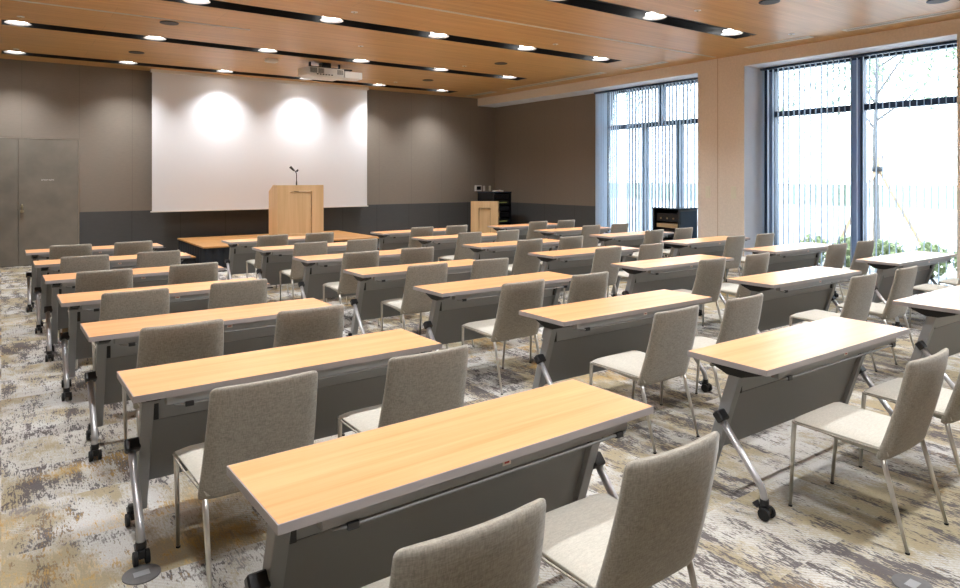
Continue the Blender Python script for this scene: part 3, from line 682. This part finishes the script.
# ------------------------------------------------------------------ chair
def make_chair():
    t = thing('upholstered_chair', '', 'chair')
    # backrest: loft of bowed rounded sections
    bm = B(); loops = []
    prof = [(0, .95, .7), (.012, .985, .95), (.05, 1, 1)]+[(.05+.9*k/9, 1, 1) for k in range(1, 9)]+[(.955, .998, 1), (.975, .985, .92), (.99, .955, .72), (.998, .91, .42)]
    for s, kw, kt in prof:
        z = .372+.458*s; y = .112*(1-s)**1.15-.006*math.sin(s*math.pi); hw = (.226-.018*s)*kw; th = (.052-.020*s)*.5*kt
        lp = []; n = 9
        def pt(x, off): return Vector((x, y+.0+off-.024*(1-(x/.216)**2)*(.35+.65*s), z))
        for k in range(n+1): lp.append(pt(-hw+2*hw*k/n, -th*(1 if 0 < k < n else .55)))
        for k in range(n+1): lp.append(pt(hw-2*hw*k/n, th*(1 if 0 < k < n else .55)))
        loops.append(lp)
    # widen sides into a rounded edge
    for lp in loops:
        m_ = len(lp)//2
        for i, sgn in ((0, -1), (m_-1, 1), (m_, 1), (2*m_-1, -1)): pass
        lp.insert(m_, (lp[m_-1]+lp[m_])*.5+Vector((.006, 0, 0))); lp.append((lp[-1]+lp[0])*.5+Vector((-.006, 0, 0)))
    rings(bm, loops); bk = ob('backrest', bm, 'fabric', t)
    # seat cushion
    bm = B(); loops = []
    for s, kw, kt in [(0, .9, .35), (.01, .97, .75), (.035, 1, 1)]+[(.035+.93*k/8, 1, 1) for k in range(1, 9)]+[(1, 1, .9)]:
        y = .512-.43*s; hw = (.226-.010*s)*kw; zt = .447-.010*math.sin(min(1, s*1.3)*math.pi*.6)+.006*math.sin(s*math.pi)-(.006 if s < .02 else 0); th = .030+.028*min(1, s*1.2)
        zm = zt-.014; lp = []; n = 8
        for k in range(n+1):
            u = -1+2*k/n; lp.append(Vector((hw*u, y, zt-.004*u**4-(1-kt)*.012-(.007 if abs(u) == 1 else 0))))
        lp.append(Vector((hw+.003, y, zm))); lp.append(Vector((hw-.012, y, zt-th*kt+.006)))
        for k in range(1, n): u = 1-2*k/n; lp.append(Vector((hw*u*.95, y, zt-th*kt)))
        lp.append(Vector((-hw+.012, y, zt-th*kt+.006))); lp.append(Vector((-hw-.003, y, zm)))
        loops.append(lp)
    rings(bm, loops); st = ob('seat', bm, 'fabric_lit', t)
    bm = B(); tube(bm, [(-.226, .10, .418), (-.236, .3, .422), (-.236, .49, .426), (-.224, .508, .427), (.224, .508, .427), (.236, .49, .426), (.236, .3, .422), (.226, .10, .418)], .004, n=6); ob('piping', bm, 'fabric', st)
    for sx in (-1, 1):
        bm = B(); tube(bm, [(sx*.222, .497, .428), (sx*.220, .503, .38), (sx*.207, .527, .006)], [.0115, .011, .0075], n=12); l = ob('front_leg', bm, 'chrome', t)
        bm = B(); cyl(bm, (sx*.207, .527, 0), .0095, .008, n=12); ob('glide', bm, 'rubber', l)
        bm = B(); tube(bm, [(sx*.204, .108, .392), (sx*.205, .086, .31), (sx*.210, .002, .006)], [.0115, .011, .0075], n=12); l = ob('rear_leg', bm, 'chrome', t)
        bm = B(); cyl(bm, (sx*.210, .002, 0), .0095, .008, n=12); ob('glide', bm, 'rubber', l)
    return t
CH = {'A0a': (0.89, 1.264), 'A0b': (1.623, 1.28), 'A1a': (0.85, 2.639), 'A1b': (1.595, 2.628), 'A2a': (0.807, 3.916), 'A2b': (1.542, 3.929), 'A3a': (0.772, 5.247), 'A3b': (1.492, 5.272), 'A4a': (0.726, 6.57), 'A4b': (1.454, 6.589), 'A5a': (0.696, 7.89), 'A5b': (1.386, 7.90), 'A6a': (0.675, 9.298), 'A6b': (1.342, 9.298),
 'B0a': (3.385, 1.279), 'B0b': (4.11, 1.285), 'B1a': (3.337, 2.613), 'B1b': (4.05, 2.618), 'B2a': (3.258, 3.985), 'B2b': (3.984, 3.999), 'B3a': (3.184, 5.28), 'B3b': (3.904, 5.28), 'B4a': (3.154, 6.61), 'B4b': (3.859, 6.62), 'B5a': (3.106, 7.93), 'B5b': (3.802, 7.935), 'B6a': (3.068, 9.236), 'B6b': (3.753, 9.24),
 'C1a': (5.748, 2.638), 'C1b': (6.538, 2.639), 'C2a': (5.69, 4.031), 'C2b': (6.45, 4.02), 'C3a': (5.64, 5.37), 'C3b': (6.378, 5.365), 'C4a': (5.561, 6.67), 'C4b': (6.3, 6.68), 'C5a': (5.565, 8.04), 'C5b': (6.274, 8.04), 'C6a': (5.529, 9.34), 'C6b': (6.199, 9.34),
 'D1a': (8.22, 2.68), 'D1b': (8.93, 2.68), 'D2a': (8.196, 4.063), 'D2b': (8.915, 4.068), 'D3a': (8.172, 5.42), 'D3b': (8.87, 5.41), 'D4a': (8.108, 6.77), 'D4b': (8.815, 6.77), 'D5a': (8.054, 8.06), 'D5b': (8.735, 8.05), 'D6a': (7.983, 9.34), 'D6b': (8.665, 9.33)}
cp = make_chair(); ct = get_tree(cp); first = True; rnd = random.Random(11)
for k, (x, y) in CH.items():
    rz = math.radians(rnd.uniform(-1.5, 1.5))
    if first: o = cp; o.location = (x, y, 0); o.rotation_euler = (0, 0, rz); first = False
    else: o = make_copy(cp, ct, (x, y, 0), rz)
    o['label'] = 'grey fabric chair, %s of pair, %s, %s' % ('left' if k[2] == 'a' else 'right', COLN[k[0]], ROWN[int(k[1])]); o['category'] = 'chair'; o['group'] = 'grey fabric chairs at the tables'
